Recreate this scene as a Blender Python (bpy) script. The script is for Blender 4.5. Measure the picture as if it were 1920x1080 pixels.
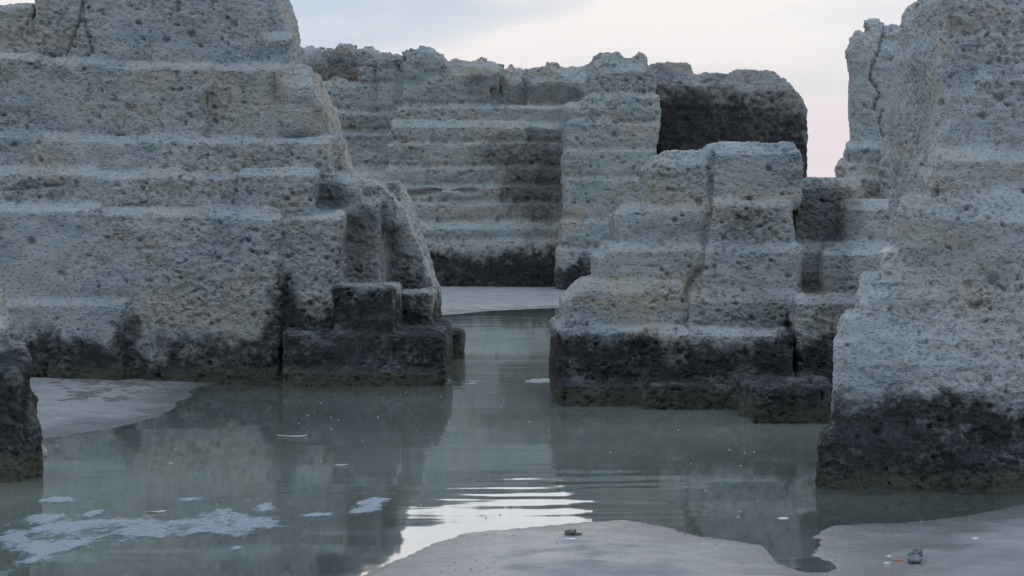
import bpy, bmesh, math, random
import numpy as np
R = math.radians
sc = bpy.context.scene
for o in list(bpy.data.objects):
    bpy.data.objects.remove(o)

# ------------------------------------------------------------------ camera
F_PX, HORIZON, EYE = 4200.0, 445.0, 1.25        # focal length in 1920-px pixels, horizon row, eye height (m)
cam_d = bpy.data.cameras.new('camera')
cam_d.sensor_width = 36.0
cam_d.lens = 36.0 * F_PX / 1920.0
cam_d.shift_y = -(540.0 - HORIZON) / 1920.0
cam_d.clip_start, cam_d.clip_end = 0.1, 2000.0
cam = bpy.data.objects.new('camera', cam_d)
sc.collection.objects.link(cam)
cam.location = (0, 0, EYE)
cam.rotation_euler = (R(90), 0, 0)
sc.camera = cam

# ------------------------------------------------------------------ sky (dusk, thin high cloud, glow ahead)
SUN_EL, SUN_AZ = 5.0, 14.0                        # the glow lies ahead, a little to the right of +Y
world = bpy.data.worlds.new('World')
sc.world = world
world.use_nodes = True
nt = world.node_tree
nt.nodes.clear()
def N(tree, kind, **kw):
    n = tree.nodes.new(kind)
    for k, v in kw.items():
        setattr(n, k, v)
    return n
def link(tree, a, b):
    tree.links.new(a, b)
def math_node(tree, op, a, b=None, c=None, clamp=False):
    n = N(tree, 'ShaderNodeMath', operation=op, use_clamp=clamp)
    for i, v in enumerate((a, b, c)):
        if v is None: continue
        if isinstance(v, (int, float)): n.inputs[i].default_value = v
        else: link(tree, v, n.inputs[i])
    return n.outputs[0]
def mix_col(tree, fac, a, b):
    n = N(tree, 'ShaderNodeMix', data_type='RGBA')
    for s, v in ((n.inputs[0], fac), (n.inputs[6], a), (n.inputs[7], b)):
        if isinstance(v, (int, float)): s.default_value = v
        elif isinstance(v, tuple): s.default_value = (*v, 1.0)
        else: link(tree, v, s)
    return n.outputs[2]
def smooth(tree, v, a, b, lo=0.0, hi=1.0):
    n = N(tree, 'ShaderNodeMapRange', interpolation_type='SMOOTHSTEP')
    link(tree, v, n.inputs[0])
    n.inputs[1].default_value, n.inputs[2].default_value = a, b
    n.inputs[3].default_value, n.inputs[4].default_value = lo, hi
    return n.outputs[0]

sky = N(nt, 'ShaderNodeTexSky', sky_type='NISHITA')
sky.sun_disc = False
sky.sun_elevation = R(SUN_EL)
sky.sun_rotation = R(SUN_AZ)
sky.air_density, sky.dust_density, sky.ozone_density = 1.0, 1.5, 1.5
sky_s = N(nt, 'ShaderNodeVectorMath', operation='SCALE')
link(nt, sky.outputs[0], sky_s.inputs[0]); sky_s.inputs[3].default_value = 0.05
tc = N(nt, 'ShaderNodeTexCoord')
nrm = N(nt, 'ShaderNodeVectorMath', operation='NORMALIZE'); link(nt, tc.outputs['Generated'], nrm.inputs[0])
sep = N(nt, 'ShaderNodeSeparateXYZ'); link(nt, nrm.outputs[0], sep.inputs[0])
dz = sep.outputs[2]
az = math_node(nt, 'ARCTAN2', sep.outputs[0], sep.outputs[1])
el = math_node(nt, 'ARCSINE', dz)
dot = N(nt, 'ShaderNodeVectorMath', operation='DOT_PRODUCT')
link(nt, nrm.outputs[0], dot.inputs[0])
dot.inputs[1].default_value = (math.sin(R(SUN_AZ)), math.cos(R(SUN_AZ)), 0.0)
glow = smooth(nt, dot.outputs['Value'], -0.3, 1.0)
cloud_far = mix_col(nt, smooth(nt, el, 0.0, 1.2), (0.41, 0.535, 0.72), (0.80, 1.06, 1.46))
cloud_front = mix_col(nt, smooth(nt, el, 0.12, 0.75), (0.93, 0.892, 0.875), (0.77, 0.98, 1.28))
veil = mix_col(nt, glow, cloud_far, cloud_front)
# drifting structure of the cloud bands
comb = N(nt, 'ShaderNodeCombineXYZ')
link(nt, math_node(nt, 'MULTIPLY', az, 3.1), comb.inputs[0])
link(nt, math_node(nt, 'MULTIPLY_ADD', el, 15.0, math_node(nt, 'MULTIPLY', az, -1.6)), comb.inputs[1])
nz = N(nt, 'ShaderNodeTexNoise', noise_dimensions='3D')
nz.inputs['Scale'].default_value = 2.6
nz.inputs['Detail'].default_value = 5.0
nz.inputs['Roughness'].default_value = 0.5
link(nt, comb.outputs[0], nz.inputs['Vector'])
wisp = math_node(nt, 'SUBTRACT', nz.outputs[0], 0.5)
ahead = smooth(nt, dot.outputs['Value'], 0.4, 0.95)
veil = mix_col(nt, smooth(nt, nz.outputs[0], 0.46, 0.66, 0.0, 0.55), veil, (0.74, 0.78, 0.84))
# pinkish bank low over the horizon on the sunset side
el_w = math_node(nt, 'MULTIPLY_ADD', wisp, 0.02, el)
low = math_node(nt, 'MULTIPLY', smooth(nt, el_w, 0.100, 0.034), ahead)
veil = mix_col(nt, math_node(nt, 'MULTIPLY', low, 0.85), veil, (0.80, 0.71, 0.755))
blue = mix_col(nt, 0.12, (0.56, 0.68, 0.84), sky_s.outputs[0])
# a long thin blue gap between two banks
g1 = math_node(nt, 'MULTIPLY', smooth(nt, el_w, 0.0585, 0.0625), smooth(nt, el_w, 0.078, 0.066))
g1 = math_node(nt, 'MULTIPLY', g1, ahead)
veil = mix_col(nt, math_node(nt, 'MULTIPLY', g1, 0.95), veil, blue)
# the veil tears open above a slanting edge and bluer air shows through
edge = math_node(nt, 'SUBTRACT', el, math_node(nt, 'MULTIPLY_ADD', az, 0.30, 0.100))
edge = math_node(nt, 'ADD', edge, math_node(nt, 'MULTIPLY', wisp, 0.055))
g2 = math_node(nt, 'MULTIPLY', smooth(nt, edge, -0.010, 0.010), ahead)
g2 = math_node(nt, 'MULTIPLY', g2, smooth(nt, edge, 0.060, 0.030))
g2 = math_node(nt, 'MULTIPLY', g2, smooth(nt, nz.outputs[0], 0.80, 0.45, 0.35, 1.0))
col = mix_col(nt, math_node(nt, 'MULTIPLY', g2, 0.95), veil, blue)
bg = N(nt, 'ShaderNodeBackground')
link(nt, col, bg.inputs[0]); bg.inputs[1].default_value = 1.0
outw = N(nt, 'ShaderNodeOutputWorld')
link(nt, bg.outputs[0], outw.inputs[0])

# ------------------------------------------------------------------ sun (behind the cloud, ahead and low)
sun_d = bpy.data.lights.new('sun', 'SUN')
sun_d.energy, sun_d.angle, sun_d.color = 0.4, R(50), (1.0, 0.93, 0.88)
sun = bpy.data.objects.new('sun', sun_d)
sc.collection.objects.link(sun)
sun.rotation_euler = (R(90 - SUN_EL), 0, R(180 - SUN_AZ))

vs = sc.view_settings
vs.view_transform, vs.look, vs.exposure, vs.gamma = 'Standard', 'None', 0.0, 1.0
vs.use_curve_mapping = False
sc.cycles.use_denoising = True
sc.cycles.max_bounces = 8
sc.cycles.transparent_max_bounces = 12

# ================================================================== helpers
def px(x, y, Y):
    """a point of the place at distance Y, given where it stands in the 1920x1080 photograph"""
    return ((x - 960.0) * Y / F_PX, Y, EYE + (HORIZON - y) * Y / F_PX)
def wx(x, Y): return (x - 960.0) * Y / F_PX
def wz(y, Y): return EYE + (HORIZON - y) * Y / F_PX

_rng = np.random.default_rng(7)
_T = _rng.random((64, 64, 64)).astype(np.float32)
_J = (_rng.random((32, 32, 32, 3)) * 0.8 + 0.1).astype(np.float32)
def vnoise(p):
    """smooth lattice noise in -1..1 for points (n,3)"""
    i = np.floor(p).astype(np.int32)
    f = (p - i).astype(np.float32)
    f = f * f * f * (f * (f * 6 - 15) + 10)
    i0 = i & 63; i1 = (i + 1) & 63
    x0, y0, z0 = i0.T; x1, y1, z1 = i1.T
    fx, fy, fz = f.T
    a = _T[x0, y0, z0] * (1 - fx) + _T[x1, y0, z0] * fx
    b = _T[x0, y1, z0] * (1 - fx) + _T[x1, y1, z0] * fx
    c = _T[x0, y0, z1] * (1 - fx) + _T[x1, y0, z1] * fx
    d = _T[x0, y1, z1] * (1 - fx) + _T[x1, y1, z1] * fx
    return ((a * (1 - fy) + b * fy) * (1 - fz) + (c * (1 - fy) + d * fy) * fz) * 2 - 1
_M = np.array([[0.80, 0.36, -0.48], [-0.60, 0.48, -0.64], [0.0, 0.80, 0.60]], np.float32)
def fbm(p, octv=3, gain=0.5):
    s = np.zeros(len(p), np.float32); a = 1.0; t = 0
    for k in range(octv):
        s += a * vnoise(p); t += a
        p = (p @ _M) * 2.03 + 17.3; a *= gain
    return s / t
def worley(p):
    """distance to the nearest scattered point, and that point's random value"""
    b = np.floor(p - 0.5).astype(np.int32)
    best = np.full(len(p), 9.0, np.float32); rid = np.zeros(len(p), np.float32)
    for dx in (0, 1):
        for dy in (0, 1):
            for dzc in (0, 1):
                c = b + np.array([dx, dy, dzc], np.int32)
                cc = c & 31
                q = c + _J[cc[:, 0], cc[:, 1], cc[:, 2]]
                d = ((p - q) ** 2).sum(1)
                m = d < best
                best[m] = d[m]
                rid[m] = _T[cc[m, 0], cc[m, 1], cc[m, 2]]
    return np.sqrt(best), rid
def sstep(x, a, b):
    t = np.clip((x - a) / (b - a), 0, 1)
    return t * t * (3 - 2 * t)

def mesh_from(name, v, quads, attrs=None, mat=None, smooth_sh=True):
    me = bpy.data.meshes.new(name)
    n, k = len(quads), quads.shape[1]
    me.vertices.add(len(v)); me.vertices.foreach_set('co', np.asarray(v, np.float32).ravel())
    me.loops.add(n * k); me.loops.foreach_set('vertex_index', quads.astype(np.int32).ravel())
    me.polygons.add(n); me.polygons.foreach_set('loop_start', np.arange(0, n * k, k, dtype=np.int32))
    me.polygons.foreach_set('use_smooth', np.full(n, smooth_sh, bool))
    me.update(calc_edges=True)
    for an, av in (attrs or {}).items():
        at = me.attributes.new(an, 'FLOAT', 'POINT')
        at.data.foreach_set('value', np.asarray(av, np.float32))
    if mat: me.materials.append(mat)
    return me
def add_obj(name, me, parent=None, loc=(0, 0, 0)):
    o = bpy.data.objects.new(name, me)
    sc.collection.objects.link(o)
    if parent is not None:
        o.parent = parent
    o.location = loc
    return o
def tag(o, label=None, cat=None, group=None, kind=None):
    for k, v in (('label', label), ('category', cat), ('group', group), ('kind', kind)):
        if v: o[k] = v
    return o

# ------------------------------------------------------------------ solids: boxes in a distance field -> quad surface
class Rock:
    def __init__(self, cell, k=0.03, seed=0.0, m=1.0):
        self.h, self.k, self.seed, self.b, self.m = cell * m, k * m, seed, [], m
        self.raw = []
    def box(self, x0, x1, y0, y1, Y, depth, name='stone_block', r=0.05, ft=(0.07, 0.14), lt=None, rt=None, yaw=0.0, label=None, zb=None, lb=0.0, rb=0.0):
        """block seen between columns x0..x1 and rows y0..y1 of the photograph when its front stands at distance Y"""
        self.raw.append((x0, x1, y0, y1, Y, depth, dict(name=name, r=r, ft=ft, zb=zb)))
        m = self.m
        Y, depth, r = Y * m, depth * m, r * m
        ft, lt, rt = [tuple(q * m for q in c) if c else None for c in (ft, lt, rt)]
        X0, X1, Z1 = wx(x0, Y), wx(x1, Y), wz(y0, Y)
        Z0 = wz(y1, Y) if zb is None else zb
        self.b.append(dict(c=((X0 + X1) / 2, Y + depth / 2, (Z0 + Z1) / 2), s=((X1 - X0) / 2, depth / 2, (Z1 - Z0) / 2),
                           r=r, ft=ft, lt=lt, rt=rt, lb=lb, rb=rb, yaw=yaw, name=name, label=label))
    def beyond(self, x_edge, x_far, cell):
        """the same courses going on past the edge of the picture, less finely cut"""
        o = Rock(cell, self.k, self.seed)
        for x0, x1, y0, y1, Y, depth, kw in self.raw:
            if x_edge < 960 and x0 == x_edge: o.box(x_far, x_edge + 14, y0, y1, Y, depth, **kw)
            if x_edge > 960 and x1 == x_edge: o.box(x_edge - 14, x_far, y0, y1, Y, depth, **kw)
        return o
    def field(self, low):
        h = self.h
        lo = np.array([1e9] * 3); hi = -lo
        for b in self.b:
            c, s = np.array(b['c']), np.array(b['s'])
            e = np.array([abs(s[0] * math.cos(b['yaw'])) + abs(s[1] * math.sin(b['yaw'])), abs(s[1] * math.cos(b['yaw'])) + abs(s[0] * math.sin(b['yaw'])), s[2]])
            b['lo'], b['hi'] = c - e, c + e
            lo = np.minimum(lo, b['lo']); hi = np.maximum(hi, b['hi'])
        pad = 0.16 + 2 * h
        lo -= pad; hi += pad
        n = np.ceil((hi - lo) / h).astype(int) + 1
        ax = [(lo[i] + h * np.arange(n[i])).astype(np.float32) for i in range(3)]
        D = np.full(n, 0.5, np.float32); I = np.zeros(n, np.int16)
        for bi, b in enumerate(self.b):
            a = np.maximum(((b['lo'] - pad - lo) / h).astype(int), 0)
            e = np.minimum(((b['hi'] + pad - lo) / h).astype(int) + 2, n)
            X = (ax[0][a[0]:e[0]] - b['c'][0])[:, None, None]
            Yv = (ax[1][a[1]:e[1]] - b['c'][1])[None, :, None]
            Z = (ax[2][a[2]:e[2]] - b['c'][2])[None, None, :]
            if b['yaw']:
                cs, sn = math.cos(b['yaw']), math.sin(b['yaw'])
                X, Yv = X * cs + Yv * sn, -X * sn + Yv * cs
            sx, sy, sz = b['s']; r = min(b['r'], sx * .9, sy * .9, sz * .9)
            qx, qy, qz = np.abs(X) - (sx - r), np.abs(Yv) - (sy - r), np.abs(Z) - (sz - r)
            d = np.sqrt(np.maximum(qx, 0) ** 2 + np.maximum(qy, 0) ** 2 + np.maximum(qz, 0) ** 2) + np.minimum(np.maximum(np.maximum(qx, qy), qz), 0) - r
            for key, U in (('ft', Yv + sy), ('lt', X + sx), ('rt', sx - X)):
                if b[key]:
                    cz, cy = b[key]
                    f = (1 - (sz - Z) / cz - U / cy) / math.sqrt(1 / cz ** 2 + 1 / cy ** 2)
                    d = np.maximum(d, f)
            for key, U in (('lb', X + sx), ('rb', sx - X)):      # flank that turns inwards as it goes back
                if b[key]:
                    d = np.maximum(d, ((Yv + sy) * b[key] - U) / math.sqrt(1 + b[key] ** 2))
            S = (slice(a[0], e[0]), slice(a[1], e[1]), slice(a[2], e[2]))
            old = D[S]
            m = d < old
            I[S] = np.where(m, bi, I[S])
            hh = np.clip(0.5 + 0.5 * (old - d) / self.k, 0, 1)
            D[S] = old * (1 - hh) + d * hh - self.k * hh * (1 - hh)
        # slow undulation of the faces, sampled coarsely
        st = 5
        g = [a_[::st] for a_ in ax]
        g = [np.append(q, q[-1] + st * h) for q in g]
        P = np.stack(np.meshgrid(*g, indexing='ij'), -1).reshape(-1, 3).astype(np.float32) + self.seed
        W = low(P, self.seed).reshape([len(q) for q in g]).astype(np.float32)
        for axis in range(3):
            idx = np.arange(n[axis]); i0 = idx // st; t = ((idx % st) / st).astype(np.float32)
            sh = [1, 1, 1]; sh[axis] = -1
            W = np.take(W, i0, axis) * (1 - t.reshape(sh)) + np.take(W, np.minimum(i0 + 1, W.shape[axis] - 1), axis) * t.reshape(sh)
        D += W
        return D, I, lo
    def surface(self, low):
        D, I, lo = self.field(low)
        h = self.h
        inside = D < 0
        cnt = np.zeros(np.array(D.shape) - 1, np.int8)
        for dx in (0, 1):
            for dy in (0, 1):
                for dzc in (0, 1):
                    cnt += inside[dx:D.shape[0] - 1 + dx, dy:D.shape[1] - 1 + dy, dzc:D.shape[2] - 1 + dzc]
        act = (cnt > 0) & (cnt < 8)
        ci = np.argwhere(act)
        vid = np.full(act.shape, -1, np.int32); vid[act] = np.arange(len(ci))
        acc = np.zeros((len(ci), 3), np.float32); w = np.zeros(len(ci), np.float32)
        corner = {}
        for c in np.ndindex(2, 2, 2):
            corner[c] = D[ci[:, 0] + c[0], ci[:, 1] + c[1], ci[:, 2] + c[2]]
        for c in corner:
            for axis in range(3):
                if c[axis]: continue
                e = list(c); e[axis] = 1; e = tuple(e)
                d0, d1 = corner[c], corner[e]
                m = (d0 < 0) != (d1 < 0)
                t = np.where(m, d0 / np.where(m, d0 - d1, 1), 0)
                pt = np.tile(np.array(c, np.float32), (len(ci), 1)); pt[:, axis] += t
                acc[m] += pt[m]; w[m] += 1
        V = (lo + h * (ci + acc / w[:, None])).astype(np.float32)
        quads = []
        for axis in range(3):
            u, v = [(1, 2), (2, 0), (0, 1)][axis]
            A = np.moveaxis(inside, axis, 0)
            s0 = inside[tuple(slice(None, -1) if i == axis else slice(1, -1) for i in range(3))]
            s1 = inside[tuple(slice(1, None) if i == axis else slice(1, -1) for i in range(3))]
            e = np.argwhere(s0 != s1)
            flip = s0[e[:, 0], e[:, 1], e[:, 2]]
            e = e + np.array([0 if i == axis else 1 for i in range(3)])
            def vi(du, dv):
                q = e.copy(); q[:, u] -= du; q[:, v] -= dv
                return vid[q[:, 0], q[:, 1], q[:, 2]]
            q = np.stack([vi(1, 1), vi(0, 1), vi(0, 0), vi(1, 0)], 1)
            q[~flip] = q[~flip][:, ::-1]
            quads.append(q)
        Q = np.concatenate(quads); Q = Q[(Q >= 0).all(1)]
        ids = I[ci[:, 0], ci[:, 1], ci[:, 2]]
        return V, Q, ids

def normals(V, Q):
    fn = np.cross(V[Q[:, 2]] - V[Q[:, 0]], V[Q[:, 3]] - V[Q[:, 1]])
    nn = np.zeros_like(V)
    for k in range(4):
        for a in range(3):
            nn[:, a] += np.bincount(Q[:, k], fn[:, a], len(V)).astype(np.float32)
    return nn / np.maximum(np.linalg.norm(nn, axis=1, keepdims=True), 1e-9)
def seg_dist(x, z, pts):
    best = np.full(len(x), 1e9, np.float32)
    for (ax_, az_), (bx, bz) in zip(pts[:-1], pts[1:]):
        ux, uz = bx - ax_, bz - az_
        t = np.clip(((x - ax_) * ux + (z - az_) * uz) / (ux * ux + uz * uz + 1e-12), 0, 1)
        best = np.minimum(best, np.hypot(x - ax_ - t * ux, z - az_ - t * uz))
    return best

def low_noise(a1, l1, a2, l2, a3=0.0, ztop=1e9):
    """slow bulges, smaller lumps; a3: extra raggedness above height ztop"""
    def f(P, seed):
        r = a1 * fbm(P / l1, 2) + a2 * fbm(P * np.array([1, 1, 1.5], np.float32) / l2 + 9.1, 2)
        if a3:
            r = r + a3 * fbm(P / (l2 * 0.8) + 31.7, 3, 0.6) * sstep(P[:, 2] - seed, ztop - 0.25, ztop + 0.15) * 2
        return r
    return f

def components(Q, fid, nv):
    """pieces of faces that share a part and hang together"""
    key = fid.astype(np.int64)[:, None] * nv + Q
    u, inv = np.unique(key, return_inverse=True); inv = inv.reshape(Q.shape)
    lab = np.arange(len(u))
    while True:
        L = lab[inv]
        fm = L.min(1)
        m = L.max(1) != fm
        if not m.any(): break
        for k in range(4):
            np.minimum.at(lab, L[m, k], fm[m])
        while True:
            n2 = lab[lab]
            if (n2 == lab).all(): break
            lab = n2
    return lab[inv[:, 0]]
def tidy_parts(Q, fid, nv):
    for it in range(6):
        comp = components(Q, fid, nv)
        u, inv, cnt = np.unique(comp, return_inverse=True, return_counts=True)
        small = cnt[inv] < 900
        if not small.any() or it == 5: break
        # a crumb joins the part next to it
        vbig = np.full(nv, -1, np.int64)
        for k in range(4): vbig[Q[~small, k]] = fid[~small]
        nb = vbig[Q[small]].max(1)
        best = np.full(len(u), -1, np.int64); np.maximum.at(best, inv[small], nb)
        f2 = best[inv]; m = small & (f2 >= 0)
        fid = fid.copy(); fid[m] = f2[m]
    return fid, comp

def carve(rock, name, label, cat, mat, low, grain, amp, pit=(0.16, 0.02, 0.35), band=None, soft=0.05, spots=(), cracks=(), wet=0.12, Yref=None, group=None, into=None):
    """turn a Rock into a thing: an Empty at its base whose children are its courses and blocks"""
    V, Q, ids = rock.surface(low)
    body = components(Q, np.zeros(len(Q), np.int64), len(V))          # drop hollows shut up inside the stone
    u_, c_ = np.unique(body, return_counts=True)
    Q = Q[body == u_[c_.argmax()]]
    nn = normals(V, Q)
    # what lies under the pool bed or on the far side against the hill is never seen: leave it open
    yb, hid = V[:, 1].max(), nn[:, 1] > 0.85
    gone = (V[:, 2] < -0.34) | (hid & (V[:, 1] > yb - 1.5))
    Q = Q[~gone[Q].all(1)]
    used, inv_ = np.unique(Q, return_inverse=True)
    V, nn, ids, Q = V[used], nn[used], ids[used], inv_.reshape(Q.shape)
    S = V + rock.seed
    # rough quarried skin: squirming ridges and hollows, a little flattened along the bedding
    p = S * np.array([1, 1, 1.45], np.float32) / grain
    wv = np.stack([vnoise(p * 0.7 + 3.3), vnoise(p * 0.7 + 51.2), vnoise(p * 0.7 + 91.8)], 1)
    p = p + 0.7 * wv
    rid = 1 - np.abs(vnoise(p)) * 1.7
    rid2 = 1 - np.abs(vnoise(p * 2.1 + 40.0)) * 1.7
    dh, rh = worley(p * 0.85 + 13.0)
    hollow = (1 - sstep(dh, 0.12, 0.52)) * (0.15 + 0.8 * rh + 0.9 * (rh > 0.86))
    strength = np.clip(0.80 + 1.35 * fbm(S / (grain * 11.0) + 5.0, 3, .6), 0.18, 1.6)
    disp = amp * strength * (0.55 * rid + 0.45 * rid2 - 0.4 - 1.15 * hollow) + amp * 0.65 * fbm(S / (grain * 3.2) + 70.0, 2)
    crest = sstep(0.6 * rid + 0.5 * rid2 - hollow, 0.35, 0.85)
    # pits
    size, deep, share = pit
    d, rv = worley(S * np.array([1, 1, 1.2], np.float32) / size)
    rad = 0.12 + 0.20 * np.mod(rv * 7.31, 1.0)
    clump = sstep(vnoise(S / 0.6 + 12.0), -0.3, 0.4)
    disp -= deep * (1 - sstep(d, rad * 0.5, rad)) * (rv < share * (0.3 + clump))
    x, z, yv = V[:, 0], V[:, 2], V[:, 1]
    for pts, wd, dp, Yc in cracks:
        Yc, wd, dp = Yc * rock.m, wd * rock.m, dp * rock.m
        wpts = [(wx(a, Yc), wz(b, Yc)) for a, b in pts]
        wob = 0.9 * wd * fbm(S / (wd * 3.5), 2)
        dd = seg_dist(x + wob, z + wob, wpts)
        disp -= dp * np.exp(-(dd / wd) ** 2) * (nn[:, 1] < 0.2) * (yv < Yc + 1.0)
    V = V + nn * disp[:, None]
    x, z, yv = V[:, 0], V[:, 2], V[:, 1]
    n1 = fbm(S / 0.35 + 22.0, 3, 0.6); n2 = fbm(S / 0.09 + 44.0, 2)
    stain = np.zeros(len(V), np.float32)
    if band is not None:
        Yb = Yref * rock.m
        bx = np.array([wx(a, Yb) for a, b in band]); bz = np.array([wz(b, Yb) for a, b in band])
        top = np.interp(x, bx, bz)
        stain = sstep(top - z + soft * (1.3 * n1 + 0.9 * n2 - 0.4 * crest), -soft, soft)
    for (cx, cy, rx, ry, Ys, st) in spots:  # mostly dark stains; a few spots put shade into the colour
        Ys = Ys * rock.m
        X, Zc = wx(cx, Ys), wz(cy, Ys); sx, sz = rx * Ys / F_PX, ry * Ys / F_PX
        rr = np.sqrt(((x - X) / sx) ** 2 + ((z - Zc) / sz) ** 2)
        stain = np.maximum(stain, st * sstep(1.0 - rr + 0.30 * n1 + 0.22 * n2, -0.15, 0.45))
    # pale crust left on some of the blackened stone
    crust = sstep(fbm(S / (grain * 4) + 66.0, 3, 0.7) + 0.35 * crest, 0.22, 0.60)
    stain = stain * (1 - 0.22 * crust)
    algae = sstep(wet - z + 0.05 * n1 + 0.02 * n2, -0.03, 0.06)
    if into is None:
        base = add_obj(name, None)
        c0 = np.array([x.mean(), yv.mean(), max(z.min(), -0.3)])
        base.location = c0
        tag(base, label, cat, group, 'thing')
    else:
        base = into; c0 = np.array(base.location)
    fid = ids[Q[:, 0]]
    fid, comp = tidy_parts(Q, fid, len(V))
    for ck in np.unique(comp):
        m = comp == ck
        if m.sum() < 300: continue
        b = rock.b[fid[m][0]]
        q = Q[m]
        u, inv = np.unique(q, return_inverse=True)
        me = mesh_from(b['name'], V[u] - c0, inv.reshape(q.shape), {'stain': stain[u], 'algae': algae[u]}, mat)
        # keep the skin's own normals across the seams between blocks
        o = add_obj(b['name'], me, base)
        if b['label']: o['label'] = b['label']
    return base

# ================================================================== materials
def rock_material(name, pale=(0.50, 0.49, 0.445), warm=(0.50, 0.43, 0.33), cool=(0.39, 0.41, 0.40), dark=(0.047, 0.045, 0.043), green=(0.115, 0.105, 0.06), scale=1.0):
    m = bpy.data.materials.new(name); m.use_nodes = True
    t = m.node_tree; b = t.nodes['Principled BSDF']
    geo = N(t, 'ShaderNodeNewGeometry')
    def noise(sc_, det=4, rough=0.55, off=0.0, squash=1.0):
        mp = N(t, 'ShaderNodeMapping'); mp.inputs[1].default_value = (off, off * .7, off * 1.3)
        mp.inputs[3].default_value = (1, 1, squash)
        link(t, geo.outputs['Position'], mp.inputs[0])
        n = N(t, 'ShaderNodeTexNoise'); n.inputs['Scale'].default_value = sc_
        n.inputs['Detail'].default_value = det; n.inputs['Roughness'].default_value = rough
        link(t, mp.outputs[0], n.inputs['Vector'])
        return n.outputs[0]
    c = mix_col(t, smooth(t, noise(1.1 * scale, 5, .6, 3.0, 1.3), .43, .68), pale, warm)
    c = mix_col(t, smooth(t, noise(1.7 * scale, 6, .62, 11.0, 2.0), .46, .66), c, cool)
    fine = noise(26 * scale, 4, .65, 5.0, 1.4)
    c = mix_col(t, smooth(t, fine, .30, .72, .0, .36), c, (0.31, 0.295, 0.26))
    a1 = N(t, 'ShaderNodeAttribute', attribute_name='stain')
    a2 = N(t, 'ShaderNodeAttribute', attribute_name='algae')
    dk = mix_col(t, smooth(t, noise(14 * scale, 4, .6, 8.0), .45, .75), dark, tuple(2.0 * q for q in dark))
    c = mix_col(t, a1.outputs['Fac'], c, dk)
    gr = mix_col(t, smooth(t, noise(9 * scale, 4, .6, 2.0), .35, .7), green, (0.075, 0.072, 0.06))
    c = mix_col(t, math_node(t, 'MULTIPLY', a2.outputs['Fac'], .85), c, gr)
    link(t, c, b.inputs['Base Color'])
    b.inputs['Roughness'].default_value = 0.92
    b.inputs['Specular IOR Level'].default_value = 0.25
    # fine pitting below the size of the modelled relief
    vo = N(t, 'ShaderNodeTexVoronoi', feature='F1'); vo.inputs['Scale'].default_value = 24 * scale
    mpv = N(t, 'ShaderNodeMapping'); mpv.inputs[3].default_value = (1, 1, 1.4)
    wob = N(t, 'ShaderNodeVectorMath', operation='MULTIPLY_ADD')
    nw = N(t, 'ShaderNodeTexNoise'); nw.inputs['Scale'].default_value = 20 * scale; link(t, geo.outputs['Position'], nw.inputs['Vector'])
    link(t, nw.outputs['Color'], wob.inputs[0]); wob.inputs[1].default_value = (.05 / scale,) * 3; link(t, geo.outputs['Position'], wob.inputs[2])
    link(t, wob.outputs[0], mpv.inputs[0]); link(t, mpv.outputs[0], vo.inputs['Vector'])
    hole = smooth(t, vo.outputs['Distance'], .10, .42)
    bp = N(t, 'ShaderNodeBump'); bp.inputs['Strength'].default_value = 1.0; bp.inputs['Distance'].default_value = 0.022 / scale
    link(t, math_node(t, 'MULTIPLY_ADD', hole, .75, noise(44 * scale, 5, .7, 1.0, 1.3)), bp.inputs['Height'])
    link(t, bp.outputs[0], b.inputs['Normal'])
    return m
def plain_material(name, col, rough=.8, var=0.3, sc_=30.0):
    m = bpy.data.materials.new(name); m.use_nodes = True
    t = m.node_tree; b = t.nodes['Principled BSDF']
    geo = N(t, 'ShaderNodeNewGeometry')
    n = N(t, 'ShaderNodeTexNoise'); n.inputs['Scale'].default_value = sc_; n.inputs['Detail'].default_value = 5
    link(t, geo.outputs['Position'], n.inputs['Vector'])
    link(t, mix_col(t, smooth(t, n.outputs[0], .3, .7), tuple(q * (1 - var) for q in col), tuple(min(q * (1 + var), .95) for q in col)), b.inputs['Base Color'])
    b.inputs['Roughness'].default_value = rough
    bp = N(t, 'ShaderNodeBump'); bp.inputs['Strength'].default_value = .4; bp.inputs['Distance'].default_value = .005
    link(t, n.outputs[0], bp.inputs['Height']); link(t, bp.outputs[0], b.inputs['Normal'])
    return m

M_ROCK = rock_material('limestone')
M_NEAR = rock_material('limestone_close', pale=(0.55, 0.54, 0.495), warm=(0.53, 0.465, 0.375), cool=(0.44, 0.455, 0.44), scale=1.6)
M_BACK = rock_material('limestone_back', pale=(0.45, 0.445, 0.395), warm=(0.46, 0.39, 0.30), cool=(0.37, 0.39, 0.365), scale=0.6)
M_DARK = rock_material('limestone_weathered', pale=(0.34, 0.31, 0.27), warm=(0.36, 0.29, 0.22), cool=(0.24, 0.23, 0.22), scale=0.6)

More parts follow.
